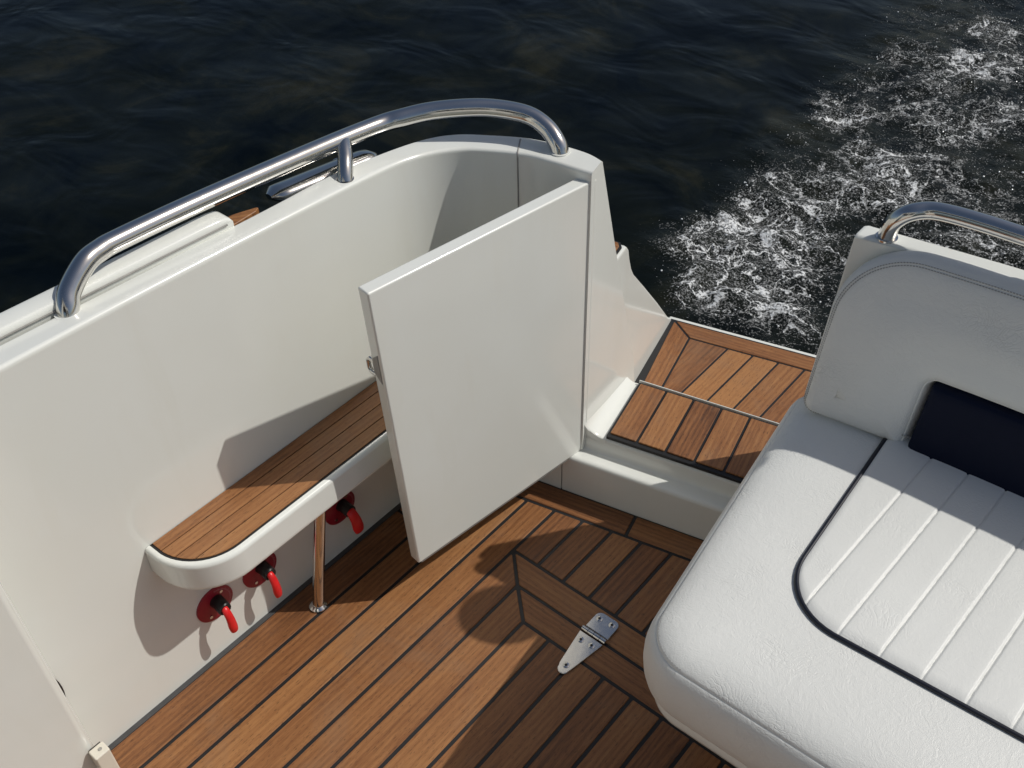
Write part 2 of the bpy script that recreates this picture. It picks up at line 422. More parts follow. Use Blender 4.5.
# dark joint between bead and capping, seam in the corner
m = MB(); m.tube([(-1.3048 + max(y - .35, 0) * .048, y, .8658 - (y + .4) * .0068) for y in (-.9, -.4, .1, .4, .6, .778)], .0016, 8); m.build('bead_joint', GREY, sc_)
ix = min(range(len(inner)), key=lambda i: abs(inner[i].x + 1.102)); a, b = inner[ix], outer[ix]
dd = (Vector((b.x, b.y, 0)) - Vector((a.x, a.y, 0))); w = dd.length; dd.normalize()
pts = [Vector((a.x, a.y, z)) for z in (-.0, .2, .4, .6, a.z - .010)] + [Vector((a.x, a.y, a.z - .007)) + dd * (.007 - .007 * math.cos(q)) + Vector((0, 0, .007 * math.sin(q))) for q in (.4, .8, 1.2)] + [Vector((a.x, a.y, a.z)) + dd * .02, Vector((b.x, b.y, b.z)) - dd * .012]
m = MB(); m.tube(pts, .0016, 8); m.build('seam', GREY, sc_)
# oval vent low on the wall, mostly behind the corner panel
m = MB(); ring = [(-1.2385, .196 + .030 * math.cos(t), .228 + .066 * math.sin(t)) for t in [i * 2 * PI / 28 for i in range(28)]]
ring0 = [(-1.250, y, z) for _, y, z in ring]; m.rings([ring0, ring]); m.build('vent', BLACK, sc_)

# ------------------------------------------------------------------ grab rail on the coaming
gr = empty('grab_rail', (-1.285, .49, .86)); tag(gr, 'long curved stainless steel grab rail along the white side wall above the shelf', 'handrail')
path = catmull([(-1.287, .486, .848), (-1.291, .491, .862), (-1.301, .506, .878), (-1.312, .546, .900), (-1.319, .578, .903), (-1.322, .612, .902), (-1.322, .734, .897), (-1.322, .884, .887), (-1.321, 1.048, .875), (-1.312, 1.149, .870),
                (-1.292, 1.188, .874), (-1.260, 1.234, .879), (-1.212, 1.283, .881), (-1.170, 1.318, .878), (-1.121, 1.345, .870), (-1.081, 1.351, .855), (-1.053, 1.347, .835), (-1.044, 1.344, .818)], 6)
m = MB(); m.tube(path, .0170, 28); m.build('rail_tube', STEEL, gr)
m = MB(); m.tube([(-1.263, 1.015, .834), (-1.266, 1.018, .842), (-1.283, 1.038, .862), (-1.318, 1.068, .872)], .0140, 20); m.build('post', STEEL, gr)
for c in ((-1.287, .486, .8555), (-1.263, 1.015, .838), (-1.044, 1.344, .8225)):
    m = MB(); m.tube([(c[0], c[1], c[2] - .004), (c[0], c[1], c[2] + .0015)], .0195 if c[0] != -1.263 else .0155, 24); m.build('foot', WHITE if c[0] != -1.263 else STEEL, gr)

# mooring cleat outboard
cl = empty('mooring_cleat', (-1.335, 1.0, .78)); tag(cl, 'flat tapered stainless mooring cleat outside the wall behind the rail post', 'cleat')
rg = []
for t in [i / 16 for i in range(17)]:
    c = Vector((-1.341, .905, .826)).lerp(Vector((-1.309, 1.128, .820)), t)
    e = min(t, 1 - t) * 16; k = min(1, .35 + .65 * math.sqrt(min(e / 1.2, 1)))
    rg.append([(c.x + .025 * k * math.cos(a), c.y, c.z + .0145 * k * math.sin(a)) for a in [j * 2 * PI / 20 for j in range(20)]])
m = MB(); m.rings(rg); m.build('horn', STEEL, cl)
for y in (.97, 1.06):
    m = MB(); m.tube([(-1.33, y, .74), (-1.33, y, .83)], .012, 16); m.build('stem', STEEL, cl)
m = MB(); m.prism(rpoly([(-1.36, .93), (-1.30, .93), (-1.30, 1.10), (-1.36, 1.10)], [.01] * 4), .735, .745); m.build('base_plate', STEEL, cl)
# teak pad outboard
tpd = empty('teak_step_pad', (-1.36, .86, .80)); tag(tpd, 'small teak pad just outside the wall between the white bead and the cleat', 'step pad')
planks('teak', [([(-1.352, .800), (-1.308, .800), (-1.312, .858), (-1.324, .878)], .9)], ident, .832, .012, TEAK, tpd, tones=[.75])
m = MB(); m.prism([(-1.350, .795), (-1.307, .795), (-1.309, .862), (-1.322, .874)], .76, .8195); m.build('bracket', BLACK, tpd, smooth=False)

# ------------------------------------------------------------------ shelf bench
bn = empty('shelf_seat', (-1.18, .8, .35)); tag(bn, 'small white shelf seat with teak top fixed to the side wall on one steel leg', 'seat')
BP = [(-1.240, .442), (-1.1085, .442), (-1.1085, 1.20), (-1.240, 1.20)]; BR = [.004, .112, .01, .004]
rg = []
for d, z in [(.008, .321), (.002, .3225), (.0004, .326), (0, .331), (0, .345), (0, .379), (.0006, .3825), (.0025, .3862), (.006, .388), (.0115, .388), (.0125, .3855)]:
    rg.append([(x, y, z) for x, y in rpoly(BP, BR, d, 14)])
# keep the back edge on the wall
rg = [[(max(x, -1.240) if x > -1.215 else -1.240, y, z) for x, y, z in r] for r in rg]
m = MB(); m.rings(rg); m.build('shelf_body', WHITE, bn, angle=50)
bt = [(x if x > -1.215 else -1.240, y, 0) for x, y in rpoly(BP, BR, .0128, 14)]
m = MB(); m.prism([(x, y) for x, y, _ in bt], .3856, .3866); cj = m.build('caulking', CAULK, bn, smooth=False)
# teak strips clipped to the rounded outline
def clip(poly, a, b, c):            # keep a*x+b*y<=c
    out = []
    for i in range(len(poly)):
        p, q = poly[i], poly[(i + 1) % len(poly)]
        dp, dq = a * p[0] + b * p[1] - c, a * q[0] + b * q[1] - c
        if dp <= 0: out.append(p)
        if dp * dq < 0:
            t = dp / (dp - dq); out.append((p[0] + (q[0] - p[0]) * t, p[1] + (q[1] - p[1]) * t))
    return out
base = [(x if x > -1.212 else -1.2405, y) for x, y in rpoly(BP, BR, .0172, 14)]
cols = [-1.2405, -1.214, -1.184, -1.154, -1.10]
def bplanks(name, polys, mat, parent):
    me = bpy.data.meshes.new(name); bm = bmesh.new(); uvl = bm.loops.layers.uv.new('grain'); tl = bm.loops.layers.float_color.new('tone')
    for k, poly in enumerate(polys):
        lo = [bm.verts.new((x, y, .3862)) for x, y in poly]; hi = [bm.verts.new((x, y, .3885)) for x, y in poly]
        fs = [bm.faces.new(hi)] + [bm.faces.new((lo[i], lo[(i + 1) % len(poly)], hi[(i + 1) % len(poly)], hi[i])) for i in range(len(poly))]
        t = [.45, .62, .55, .7][k]; o = 11 * k
        for f in fs:
            for l in f.loops:
                l[uvl].uv = (l.vert.co.y + o, -l.vert.co.x + o); l[tl] = (t, t, t, 1)
    bmesh.ops.recalc_face_normals(bm, faces=bm.faces); bm.to_mesh(me); bm.free()
    return link(name, me, mat, parent, smooth=False)
bp_ = []
for i in range(4):
    q = clip(clip(base, -1, 0, -(cols[i] + .0011)), 1, 0, cols[i + 1] - .0011)
    # drop duplicates
    r = []
    for p in q:
        if not r or (abs(p[0] - r[-1][0]) + abs(p[1] - r[-1][1])) > 1e-5: r.append(p)
    if (abs(r[0][0] - r[-1][0]) + abs(r[0][1] - r[-1][1])) < 1e-5: r.pop()
    bp_.append(r)
bplanks('teak_top', bp_, TEAKB, bn)
m = MB(); m.tube([(-1.173, .707, .0), (-1.160, .728, .16), (-1.147, .750, .322)], .0120, 20); lg = m.build('leg', STEEL, bn)
m = MB(); m.tube([(-1.173, .707, .0005), (-1.173, .707, .004), (-1.173, .7072, .009), (-1.173, .7072, .010)], .018, 22, rr=[.0185, .0185, .0135, .0122]); m.build('base_flange', STEEL, lg)

# ------------------------------------------------------------------ shut-off valves
def valve(y, z, lab, tilt=0.0, wide=1.0):
    t = empty('shut_off_valve', (-1.241, y, z)); tag(t, lab, 'valve', 'red shut-off valves under the shelf seat')
    n = 40
    def disc(x, r): return [(x, y + r * math.cos(i * 2 * PI / n), z + r * math.sin(i * 2 * PI / n)) for i in range(n)]
    m = MB(); m.rings([disc(-1.2412, .041), disc(-1.2375, .041), disc(-1.2366, .0395)]); pl = m.build('plate', REDP, t)
    # ring of tiny pale tick marks round the plate, two rivets
    m = MB()
    for i in range(26):
        a = PI * .55 + i * .085
        r0, r1 = .0325, .0325 + (.003 if i % 3 else .0045)
        c0 = Vector((-1.2364, y - math.cos(a) * r0 * 1, z + math.sin(a) * r0)); c1 = Vector((-1.2364, y - math.cos(a) * r1, z + math.sin(a) * r1))
        tt = Vector((0, math.sin(a), math.cos(a))) * .0006
        m.add([c0 - tt, c0 + tt, c1 + tt, c1 - tt], [(0, 1, 2, 3)])
    m.build('printed_marks', INK, pl, smooth=False)
    for a in (.9, -2.2):
        m = MB(); c = (y + math.cos(a) * .029, z + math.sin(a) * .029); m.tube([(-1.2368, c[0], c[1]), (-1.2350, c[0], c[1])], .0035, 12); m.build('rivet', STEEL, pl)
    m = MB(); m.tube([(-1.237, y + .003, z + .008), (-1.225, y + .003, z + .009), (-1.205, y + .000, z + .012), (-1.203, y + .000, z + .012)], .0135, 18, rr=[.0145, .0135, .0135, .0115]); m.build('stem', BLACK, t)
    h = catmull([(-1.210, y, z + .014), (-1.200, y - .001, z + .012), (-1.193, y - .001 + tilt * .01, z - .006), (-1.192, y - .001 + tilt * .02, z - .026), (-1.193, y + tilt * .03, z - .045), (-1.193, y + tilt * .03, z - .049)], 5)
    rr = [.006, .0066, .007, .0072, .0072, .0075, .0078, .008, .0082, .0083, .0085, .0088, .009, .0092, .0094, .0096, .0096, .0094, .009, .0085, .008, .0072, .0062, .005, .0035, .002]
    m = MB(); m.tube(h, .01, 16, rr=[r * (.92 if wide == 1 else 1) for r in rr[:len(h)]])
    vs = []
    for p in m.v:                      # flatten the paddle
        c = min(h, key=lambda q: (q - Vector(p)).length); d = Vector(p) - c
        vs.append((c.x + d.x * .7, c.y + d.y * 1.05 * wide, c.z + d.z))
    m.v = vs; m.build('handle', REDH, t)
    return t
valve(.528, .142, 'red shut-off valve under the rounded end of the shelf, plate almost fully in view')
valve(.638, .138, 'middle red shut-off valve under the shelf, between the rounded end and the steel leg')
valve(.853, .132, 'red shut-off valve farthest along the wall, behind the steel leg near the door', .2, 1.35)

# ------------------------------------------------------------------ cockpit door
Hb = Vector((-.9565, 1.3415)); Fb = Vector((-1.0195, .8625)); Ft = Vector((-1.0225, .832)); zb, zt0, zt1 = .11, .799, .809
dn = Vector((Hb.y - Fb.y, -(Hb.x - Fb.x))).normalized()      # towards the camera side
DT = .028
dr = empty('cockpit_door', (-.969, 1.333, .11)); tag(dr, 'open white cockpit door panel swung inward beside the shelf seat', 'door')
vs = []
for off in (0, -DT):
    for p, z in ((Fb, zb), (Hb, zb), (Hb, zt0), (Ft, zt1)):
        vs.append((p.x + dn.x * off, p.y + dn.y * off, z))
mesh('panel', vs, [(0, 1, 2, 3), (7, 6, 5, 4), (0, 4, 5, 1), (1, 5, 6, 2), (2, 6, 7, 3), (3, 7, 4, 0)], WHITE, dr, bevel=.0038, seg=4)
def dpt(s, o, z):                # s along from free edge to hinge, o out of the visible face
    k = (z - zb) / (zt1 - zb); f = Fb.lerp(Ft, k); p = f.lerp(Hb, s); return Vector((p.x + dn.x * o, p.y + dn.y * o, z))
m = MB(); m.tube([dpt(1.004, -.016, .13), dpt(1.004, -.016, .785)], .0040, 12); m.build('piano_hinge', GREY, dr)
# latch on the free edge
m = MB(); q = [dpt(-.003, o, z) for o, z in ((-.006, .61), (-.0225, .625), (-.0225, .66), (-.006, .675))]; q2 = [dpt(.004, o, z) for o, z in ((-.006, .61), (-.0225, .625), (-.0225, .66), (-.006, .675))]
m.rings([q, q2]); m.build('latch_plate', GREY, dr, smooth=False)
m = MB(); m.tube([dpt(.01, -.028, .645), dpt(.008, -.040, .646), dpt(.008, -.046, .640), dpt(.008, -.046, .622), dpt(.008, -.040, .615), dpt(.01, -.028, .615)], .004, 10); m.build('latch', STEEL, dr)
m = MB(); m.prism([(0, 0), (0, 1), (1, 1), (1, 0)], 0, 1); ZZ = [dpt(.005 + .06 * a, -DT - .003 * c, .60 + .06 * b) for a, b, c in m.v]; m.v = [tuple(v) for v in ZZ]; m.build('catch_plate', STEEL, dr, smooth=False)
m = MB(); m.prism([(0, 0), (0, 1), (1, 1), (1, 0)], 0, 1); ZZ = [dpt(.02 + .965 * a, -.004 - .020 * c, .1025 + .0085 * b) for a, b, c in m.v]; m.v = [tuple(v) for v in ZZ]; m.build('bottom_seal', GREY, dr, smooth=False)

# ------------------------------------------------------------------ boarding step and sill
st = empty('boarding_step', (*fr(.2, .1, 0)[:2], 0)); tag(st, 'white moulded step with sunlit sill and short teak tread at the gate', 'step')
prof = [(0, -.05), (0, .100), (.0015, .1065), (.006, .1095), (.012, .111), (.034, .1115), (.039, .1125), (.0425, .117), (.0445, .125), (.0455, .140), (.0465, .1465), (.049, .1505), (.053, .152), (.060, .152)]
back = [(.2462, .152), (.250, .1515), (.2535, .149), (.2545, .146), (.255, .13), (.256, -.05)]
rg = []
NU = 30
for i in range(NU + 1):
    u = -.005 + (.70 + .005) * i / NU
    rg.append([fr(u, v, z) for v, z in prof + back])
m = MB(); m.rings(rg, closed=True); m.build('moulding', WHITE, st, angle=50)
m = MB(); m.prism([(.0755, .2472), (.70, .2472), (.70, .2496), (.0755, .2496)], .1495, .1658, fr); m.build('edge_strip', WHITE, st, bevel=.0008, seg=2)
# left continuation of the sill behind the door
m = MB(); m.rings([[fr(u, v, z) for v, z in prof[:6] + [(.05, .1115), (.05, -.05)]] for u in (-.16, -.0075)]); m.build('sill_end', WHITE, st, angle=50)
# cove that sweeps the deck up into the gate pillar, with a rounded front
cv = []
for j, v in enumerate([.046, .0475, .052, .060, .075, .10, .13, .16, .19, .22, .247]):
    row = []
    R = .0495
    for k in range(13):
        q = k / 12 * PI / 2
        uu = .078 - R * math.sin(q) * 1.0; zz = .1525 + R - R * math.cos(q)
        # the lip leans forward into the hinge line as the cove climbs
        vv = v - max(0, .012 - (v - .046) * .4) * (1 - math.cos(q))
        row.append(fr(uu, vv, zz - (.004 if j == 0 else .0012 if j == 1 else 0)))
    row += [fr(.010, vv, .2025), fr(.010, v, .140), fr(.078, v, .140)]
    cv.append(row)
m = MB(); m.rings(cv); m.build('cove', WHITE, st, angle=50)
# teak tread
TP = []
us = [.079, .145, .211, .277, .343, .409, .475, .541, .607]
for i in range(len(us) - 1):
    TP.append(([(us[i], .058), (us[i + 1], .058), (us[i + 1], .243), (us[i], .243)], PI / 2))
m = MB(); m.prism(inset([(.0765, .0505), (.612, .0505), (.612, .245), (.0765, .245)], 0), .1530, .1605, fr); m.build('rubber_edge', RUBBER, st, smooth=False)
planks('teak_tread', TP, fr, .1645, .0035, TEAK, st, gap=.0030, tones=[.5, .72, .28, .62, .5, .22, .3, .4])

# ------------------------------------------------------------------ swim platform
pf = empty('swim_platform', (*fr(.3, .5, 0)[:2], -.1)); tag(pf, 'low teak swim platform with bordered planks just above the foaming wake', 'platform')
def edge(u): return .704 + .010 * (u / .4) - .06 * max(u - .4, 0) ** 2        # aft edge line (gently curved)
ed = [(u, edge(u)) for u in [0.0, .1, .2, .3, .4, .6, .8, 1.0]]
poly = [(1.0, .262), (-.0, .262)]
outl = [(.004, .262)] + [(1.0, .262)] + [(u, edge(u)) for u in (1.0, .8, .6, .4, .3, .2, .1, -.008)]
m = MB(); m.prism([(a, b) for a, b in outl], -.11, .0028, fr); m.build('platform_body', WHITE, pf, bevel=.004, seg=3)
m = MB()
inn = [(.010, .264), (.995, .264)] + [(u, edge(u) - .013) for u in (.995, .8, .6, .4, .3, .2, .1, -.004)]
m.prism(inn, .0030, .0040, fr); m.build('caulking', CAULK, pf, smooth=False)
PP = []
def ln(v): return .022 - .019 * (v - .41) / .28      # left edge in u
B1 = .062
iv = lambda u: edge(u) - .012 - B1
lb = lambda v: .0285 - .066 * (v - .40)              # outboard edge of the border board
li = lambda v: .079 - .022 * (v - .40)              # its inboard edge
pa = [(lb(.686), edge(0) - .016), (li(.632), iv(.07))]
PP.append(([(lb(.266), .266), (li(.266), .266), pa[1], pa[0]], PI / 2 + .04))
PP.append((pa + [(u, iv(u)) for u in (.2, .4, .6, .8, .99)] + [(u, edge(u) - .016) for u in (.99, .8, .6, .4, .2)], .0))
# fore-and-aft planks run straight along the boat, at an angle to this frame
ga = PI / 2 - TH
tilt = math.tan(TH)                       # u shift per v
ks = [-.30] + [.0945 + .0676 * i for i in range(15)]
def bar(u0, u1):
    # plank between two slanted lines u = u0 + tilt*(v-.266)
    f = lambda u, v: u + tilt * (v - .266)
    q = [(f(u0, .266), .266), (f(u1, .266), .266)]
    for uu in (u1, u0):
        v = .6
        for _ in range(8): v = iv(f(uu, v))
        q.append((f(uu, v), v))
    return q
first = True
for i in range(len(ks) - 1):
    q = bar(ks[i], ks[i + 1])
    # clip to the right of the left border board
    a0, a1 = (li(.266), .266), (li(.632), iv(.07))
    nx, ny = (a1[1] - a0[1]), -(a1[0] - a0[0])
    q = clip(q, -nx, -ny, -(nx * a0[0] + ny * a0[1]))
    if len(q) < 3: continue
    ar = abs(sum(q[k][0] * q[(k + 1) % len(q)][1] - q[(k + 1) % len(q)][0] * q[k][1] for k in range(len(q)))) / 2
    if ar < .0004: continue
    PP.append((q, ga))
planks('teak_planking', PP, fr, .0062, .0028, TEAK, pf, gap=.0028, tones=[.55, .42, .40, .85, .92, .6, .5, .55, .5])
m = MB(); m.prism([(.022, .30), (.95, .30), (.95, .66), (.022, .62)], -.5, -.112, fr); m.build('underbody', WHITE, pf, smooth=False)

# ------------------------------------------------------------------ stern quarter beyond the gate
sq = empty('stern_quarter', (*fr(0, .4, 0)[:2], -.1)); tag(sq, 'white raked stern quarter with a teak cap sloping down to the swim platform', 'hull quarter')
side = [(.15, -.11), (.700, -.11), (.697, .002), (.662, .030), (.55, .159), (.432, .290), (.345, .385), (.327, .412), (.312, .445), (.300, .480), (.284, .500), (.15, .506)]
rg = []
def offs(d): return rpoly(side, [.003, .003, .01, .03, .15, .20, .07, .035, .05, .03, .014, .003], d, 6)
for d, u in [(.008, 0), (.002, -.002), (0, -.008), (0, -.16), (.0, -.30)]:
    ring = []
    for v, z in offs(d):
        ring.append(fr(.0130 - .022 * (v - .2) + u, v, z))
    rg.append(ring)
m = MB(); m.rings(rg); m.build('moulding', WHITE, sq, angle=45)
planks('teak_cap', [([(-.16, .14), (.0045, .14), (.0045, .262), (-.004, .276), (-.16, .288)], 0.0)], fr, .5115, .006, TEAK, sq, tones=[.6])
m = MB(); m.prism([(-.162, .139), (.0060, .139), (.0060, .264), (-.003, .2785), (-.162, .2905)], .504, .508, fr); m.build('caulking', CAULK, sq, smooth=False)
m = MB(); m.tube([fr(-.020, .255, .511), fr(-.020, .255, .513)], .004, 12); m.build('screw_plug', BLACK, sq)

# ------------------------------------------------------------------ transom coaming behind the seat
def cur(x): return .045 * math.tanh((x + .515) / .3)          # the transom's curve in plan
def curf(x): return .060 * math.tanh((x + .515) / .3)
tc = empty('transom_coaming', (.1, 1.52, 0)); tag(tc, 'white transom coaming behind the seat backrest, carrying the shorter rail', 'transom')
rg = []
TZ = .780
for i in range(22):
    x = [-.5255, -.5235, -.518][i] if i < 3 else -.518 + 1.45 * (i - 2) / 19
    e = [.006, .002, 0][i] if i < 3 else 0
    lo = -.05 if i < 3 else 0
    r = .008; yo = cur(x); yc_ = cur(x); ya_, yb_ = 1.490 + curf(x) - yc_, 1.536 + max(0, curf(x) - yc_ - .006)
    sec = [(x + lo * .9, ya_ + .03 + e, .0), (x + lo * .30, ya_ + .005 + e, .55), (x, ya_ + e, TZ - .004 - e)]
    for k in range(5):
        q = k / 4 * PI / 2; sec.append((x, ya_ + e + r - r * math.cos(q), TZ - e * .6 - r + r * math.sin(q)))
    for k in range(5):
        q = k / 4 * PI / 2; sec.append((x, yb_ - e - r + r * math.sin(q), TZ - e * .6 - r + r * math.cos(q)))
    sec += [(x + lo * .3, yb_ + .03, .55), (x + lo, yb_ + .08, .0), (x + lo, yb_ + .10, -.5), (x + lo, ya_ + .03, -.5)]
    rg.append([(a, b + yo, c) for a, b, c in sec])
m = MB(); m.rings(rg); m.build('moulding', WHITE, tc, angle=45)
sr = empty('stern_rail', (-.48, 1.55, .757)); tag(sr, 'shorter stainless rail on the coaming behind the white backrest', 'handrail')
pth = catmull([(-.479, 1.516, .775), (-.477, 1.512, .797), (-.470, 1.508, .820), (-.453, 1.514, .839), (-.427, 1.530, .8465), (-.392, 1.535, .8505), (-.337, 1.539, .852), (-.27, 1.542, .852), (-.1, 1.554, .852), (.1, 1.560, .852), (.35, 1.562, .850), (.39, 1.562, .84), (.41, 1.561, .82), (.418, 1.560, .775)], 7)
m = MB(); m.tube(pth, .0150, 26); m.build('rail_tube', STEEL, sr)
for c in ((-.479, 1.516, .7805), (.418, 1.560, .7805)):
    m = MB(); m.tube([(c[0], c[1], c[2] - .002), (c[0], c[1], c[2] + .0015)], .0185, 22); m.build('foot', STEEL, sr)

rf = empty('round_occluder', (-.20, 1.57, .78)); tag(rf, 'added unseen white ball fender on a short steel staff behind the stern rail', 'occluder')  # unseen ball of guessed identity, added to cast the rounded deck shadow
m = MB(); c = Vector((-.219, 1.578, 1.04)); rg = []
for i in range(1, 16):
    a = -PI / 2 + PI * i / 16
    rg.append([(c.x + .075 * math.cos(a) * math.cos(b), c.y + .075 * math.cos(a) * math.sin(b), c.z + .075 * math.sin(a)) for b in [k * 2 * PI / 28 for k in range(28)]])
m.rings(rg); m.build('ball', VINYL, rf)
m = MB(); m.tube([(-.20, 1.572, .7805), (-.216, 1.577, .97)], .009, 14); m.build('staff', STEEL, rf)

# ------------------------------------------------------------------ seat
SP = [(-.4655, .7775), (.93, .797), (.93, 1.49), (-.557, 1.49)]; SR = [.096, .05, .03, .06]
seat = empty('seat_cushion', (.1, 1.15, .27)); tag(seat, 'large white vinyl seat cushion with navy piping and ribbed centre', 'cushion')
HS = lambda z: .0393 + .978 * z            # cushion heights
pr = [(.05, .272), (.024, .276), (.012, .284), (.005, .300), (.001, .318), (-.001, .340), (-.0005, .362), (.003, .384), (.0075, .3945), (.0125, .4008), (.0142, .4022), (.0152, .4024), (.0162, .4056), (.0180, .4078), (.022, .4108), (.030, .4160), (.045, .4215), (.07, .426), (.105, .4285), (.15, .4295), (.22, .430)]
m = MB(); m.rings([[(x, y, HS(z)) for x, y in rpoly(SP, SR, d, 18)] for d, z in pr]); m.build('cushion_body', VINYL, seat, angle=60)
# twin rows of stitches along the edge seam
m = MB(); st_path = [Vector((x, y, 0)) for x, y in rpoly(SP, SR, .0185, 40)]
def dashes(m, pts, step=.0052, ln_=.0034, w=.0011, hgt=.0009):
    acc = 0.0
    for i in range(len(pts) - 1):
        a, b = pts[i], pts[i + 1]; seg = (b - a).length
        if seg < 1e-6: continue
        t = (b - a) / seg; k = acc
        while k < seg:
            c = a + t * k; s = t.cross(Vector((0, 0, 1)))
            if s.length < .2: s = t.cross(Vector((0, 1, 0)))
            s.normalize(); n_ = s.cross(t)
            p = [c - t * ln_ / 2 - s * w / 2, c + t * ln_ / 2 - s * w / 2, c + t * ln_ / 2 + s * w / 2, c - t * ln_ / 2 + s * w / 2]
            m.add(p + [q + n_ * hgt for q in p], [(0, 1, 2, 3), (4, 5, 6, 7), (0, 1, 5, 4), (1, 2, 6, 5), (2, 3, 7, 6), (3, 0, 4, 7)])
            k += step
        acc = k - seg
vis = [p + Vector((0, 0, HS(.4074))) for p in st_path if p.x < .5 and p.y < .97]
order = sorted(range(len(vis)), key=lambda i: 0)
i0 = max(range(len(vis)), key=lambda i: vis[i].y - 3 * vis[i].x)
vis = vis[i0:] + vis[:i0]
dashes(m, [p for p in vis])
m.build('stitching', THREAD, seat, smooth=False)
# ribbed centre panel
cx, cy, RR = -.3375, .9765, .1027
def front(x):                        # piping line: front edge and rounded corner
    if x < cx + RR:
        d = cx + RR - x
        return cy + RR - math.sqrt(max(RR * RR - d * d, 0))
    return cy + .042 * (x - cx - RR)
nx, ny = 760, 40
xs = [cx + .0005 + (.92 - cx) * (i / nx) ** 1.0 for i in range(nx + 1)]
rows = []
for x in xs:
    y0 = front(x); col = []
    for j in range(ny + 1):
        y = y0 + (1.48 - y0) * j / ny
        g = 0.0
        xf = x - .020 * max(y - 1.06, 0) / .4 * max(0, 1 - (x - cx) / .2)
        d = (xf - .048 * (y - .99) + .2928) / .0636; dist = abs(d - round(d)) * .0636
        if d > -.3: g = -.0031 * math.exp(-(dist / .0016) ** 2) - .0005 * math.exp(-(dist / .0075) ** 2)
        e = min((y - y0) / .016, 1); e2 = min(max((x - cx) / .014, 0), 1)
        z = HS(.4368) + g + .0008 * noise.noise(Vector((x * 9, y * 9, 0)))
        z -= (1 - math.sqrt(max(1 - (1 - e) ** 2, 0)) * math.sqrt(max(1 - (1 - e2) ** 2, 0))) * .0068
        z = max(z, HS(.4299))
        col.append((x - .020 * max(y - 1.06, 0) / .4 * max(0, 1 - (x - cx) / .2), y, z))
    rows.append(col)
vs = [p for c in rows for p in c]; fs = []
for i in range(nx):
    for j in range(ny):
        a = i * (ny + 1) + j; fs.append((a, a + ny + 1, a + ny + 2, a + 1))
mesh('centre_panel', vs, fs, PLEAT, seat, angle=80, recalc=False)
pp = [(cx, y, HS(.432)) for y in (1.47, 1.42, 1.36, 1.30, 1.24, 1.18, 1.13)] + [(cx + RR - RR * math.cos(a), cy + RR - RR * math.sin(a), HS(.432)) for a in [i * PI / 2 / 12 for i in range(13)]] + [(x, front(x), HS(.432)) for x in (-.20, -.15, -.05, .1, .3, .5, .7, .92)]
pp = [(x - .020 * max(y - 1.06, 0) / .4, y, z) for x, y, z in pp]
m = MB(); m.tube(pp, .0042, 12); m.build('piping', CORD, seat)
# base moulding under the cushion
sb = empty('white_plinth', (.1, 1.15, 0)); tag(sb, 'white moulded plinth under the large vinyl seat cushion', 'seat base')
m = MB(); m.rings([[(x, y, HS(z)) for x, y in rpoly(SP, SR, d, 14)] for d, z in [(.05, .235), (.03, .237), (.022, .243), (.020, .252), (.022, .266), (.028, .271), (.04, .2715)]]); m.build('rim', WHITE, sb, angle=50)
m = MB(); m.prism(rpoly(SP, SR, .26, 8), .0008, .268); m.build('pedestal', WHITE, sb, angle=50)

# ------------------------------------------------------------------ backrest
bk = empty('bolster_cushion', (.1, 1.46, .44)); tag(bk, 'white vinyl backrest bolster with stitched edge and navy lumbar pad', 'backrest')
ZB, ZT = .449, .787
BK = [(-.521, ZB), (-.319, ZB), (-.318, .588), (.95, .592), (.95, ZT), (-.520, ZT)]
BKR = [.034, .022, .010, .03, .03, .128]
def fy(x, z, o):                    # o = 0 at the back of the cushion, 1 on its face
    s = (z - .455) / .332
    yf = 1.369 + .0945 * s - .005 * math.sin(PI * min(max(s, 0), 1))
    ybk = 1.489 + (curf(x) - cur(x)) * max(0, s)
    return ybk + (yf - ybk) * o + cur(x)
prb = [(.005, .0), (.001, .05), (0, .15), (0, .45), (.0012, .60), (.0042, .73), (.0080, .815), (.0102, .850), (.0110, .853), (.0118, .845), (.0127, .856), (.0150, .890), (.020, .925), (.029, .960), (.043, .985), (.065, 1.0)]
def dense(r, ref):                  # extra points along the long sides so that they can follow the curve
    out = []
    for i in range(len(r)):
        a, b = r[i], r[(i + 1) % len(r)]; c, e = ref[i], ref[(i + 1) % len(r)]
        n_ = max(1, int(math.hypot(e[0] - c[0], e[1] - c[1]) / .05))
        for k in range(n_): out.append((a[0] + (b[0] - a[0]) * k / n_, a[1] + (b[1] - a[1]) * k / n_))
    return out
def curved(outline, radii, prof, n, back=0.0):
    ref = rpoly(outline, radii, 0, n)
    return [[(x, fy(x, z, o) + back, z) for x, z in dense(rpoly(outline, radii, d, n), ref)] for d, o in prof]
bkr = curved(BK, BKR, prb, 14)
m = MB(); m.rings(bkr); bo = m.build('bolster', VINYL, bk, angle=70)
inner_out = rpoly(BK, BKR, .065, 14)
def seg_d(px, pz, a, b):
    vx, vz = b[0] - a[0], b[1] - a[1]; L2 = vx * vx + vz * vz
    t = 0 if L2 == 0 else min(max(((px - a[0]) * vx + (pz - a[1]) * vz) / L2, 0), 1)
    return math.hypot(px - a[0] - vx * t, pz - a[1] - vz * t)
def inside(px, pz, poly):
    r = False
    for a, b in zip(poly, poly[1:] + poly[:1]):
        if (a[1] > pz) != (b[1] > pz) and px < (b[0] - a[0]) * (pz - a[1]) / (b[1] - a[1]) + a[0]: r = not r
    return r
bm = bmesh.new(); bm.from_mesh(bo.data)
for k in range(1, 34): bmesh.ops.bisect_plane(bm, geom=bm.verts[:] + bm.edges[:] + bm.faces[:], plane_co=(-.52 + .03 * k, 0, 0), plane_no=(1, 0, 0))
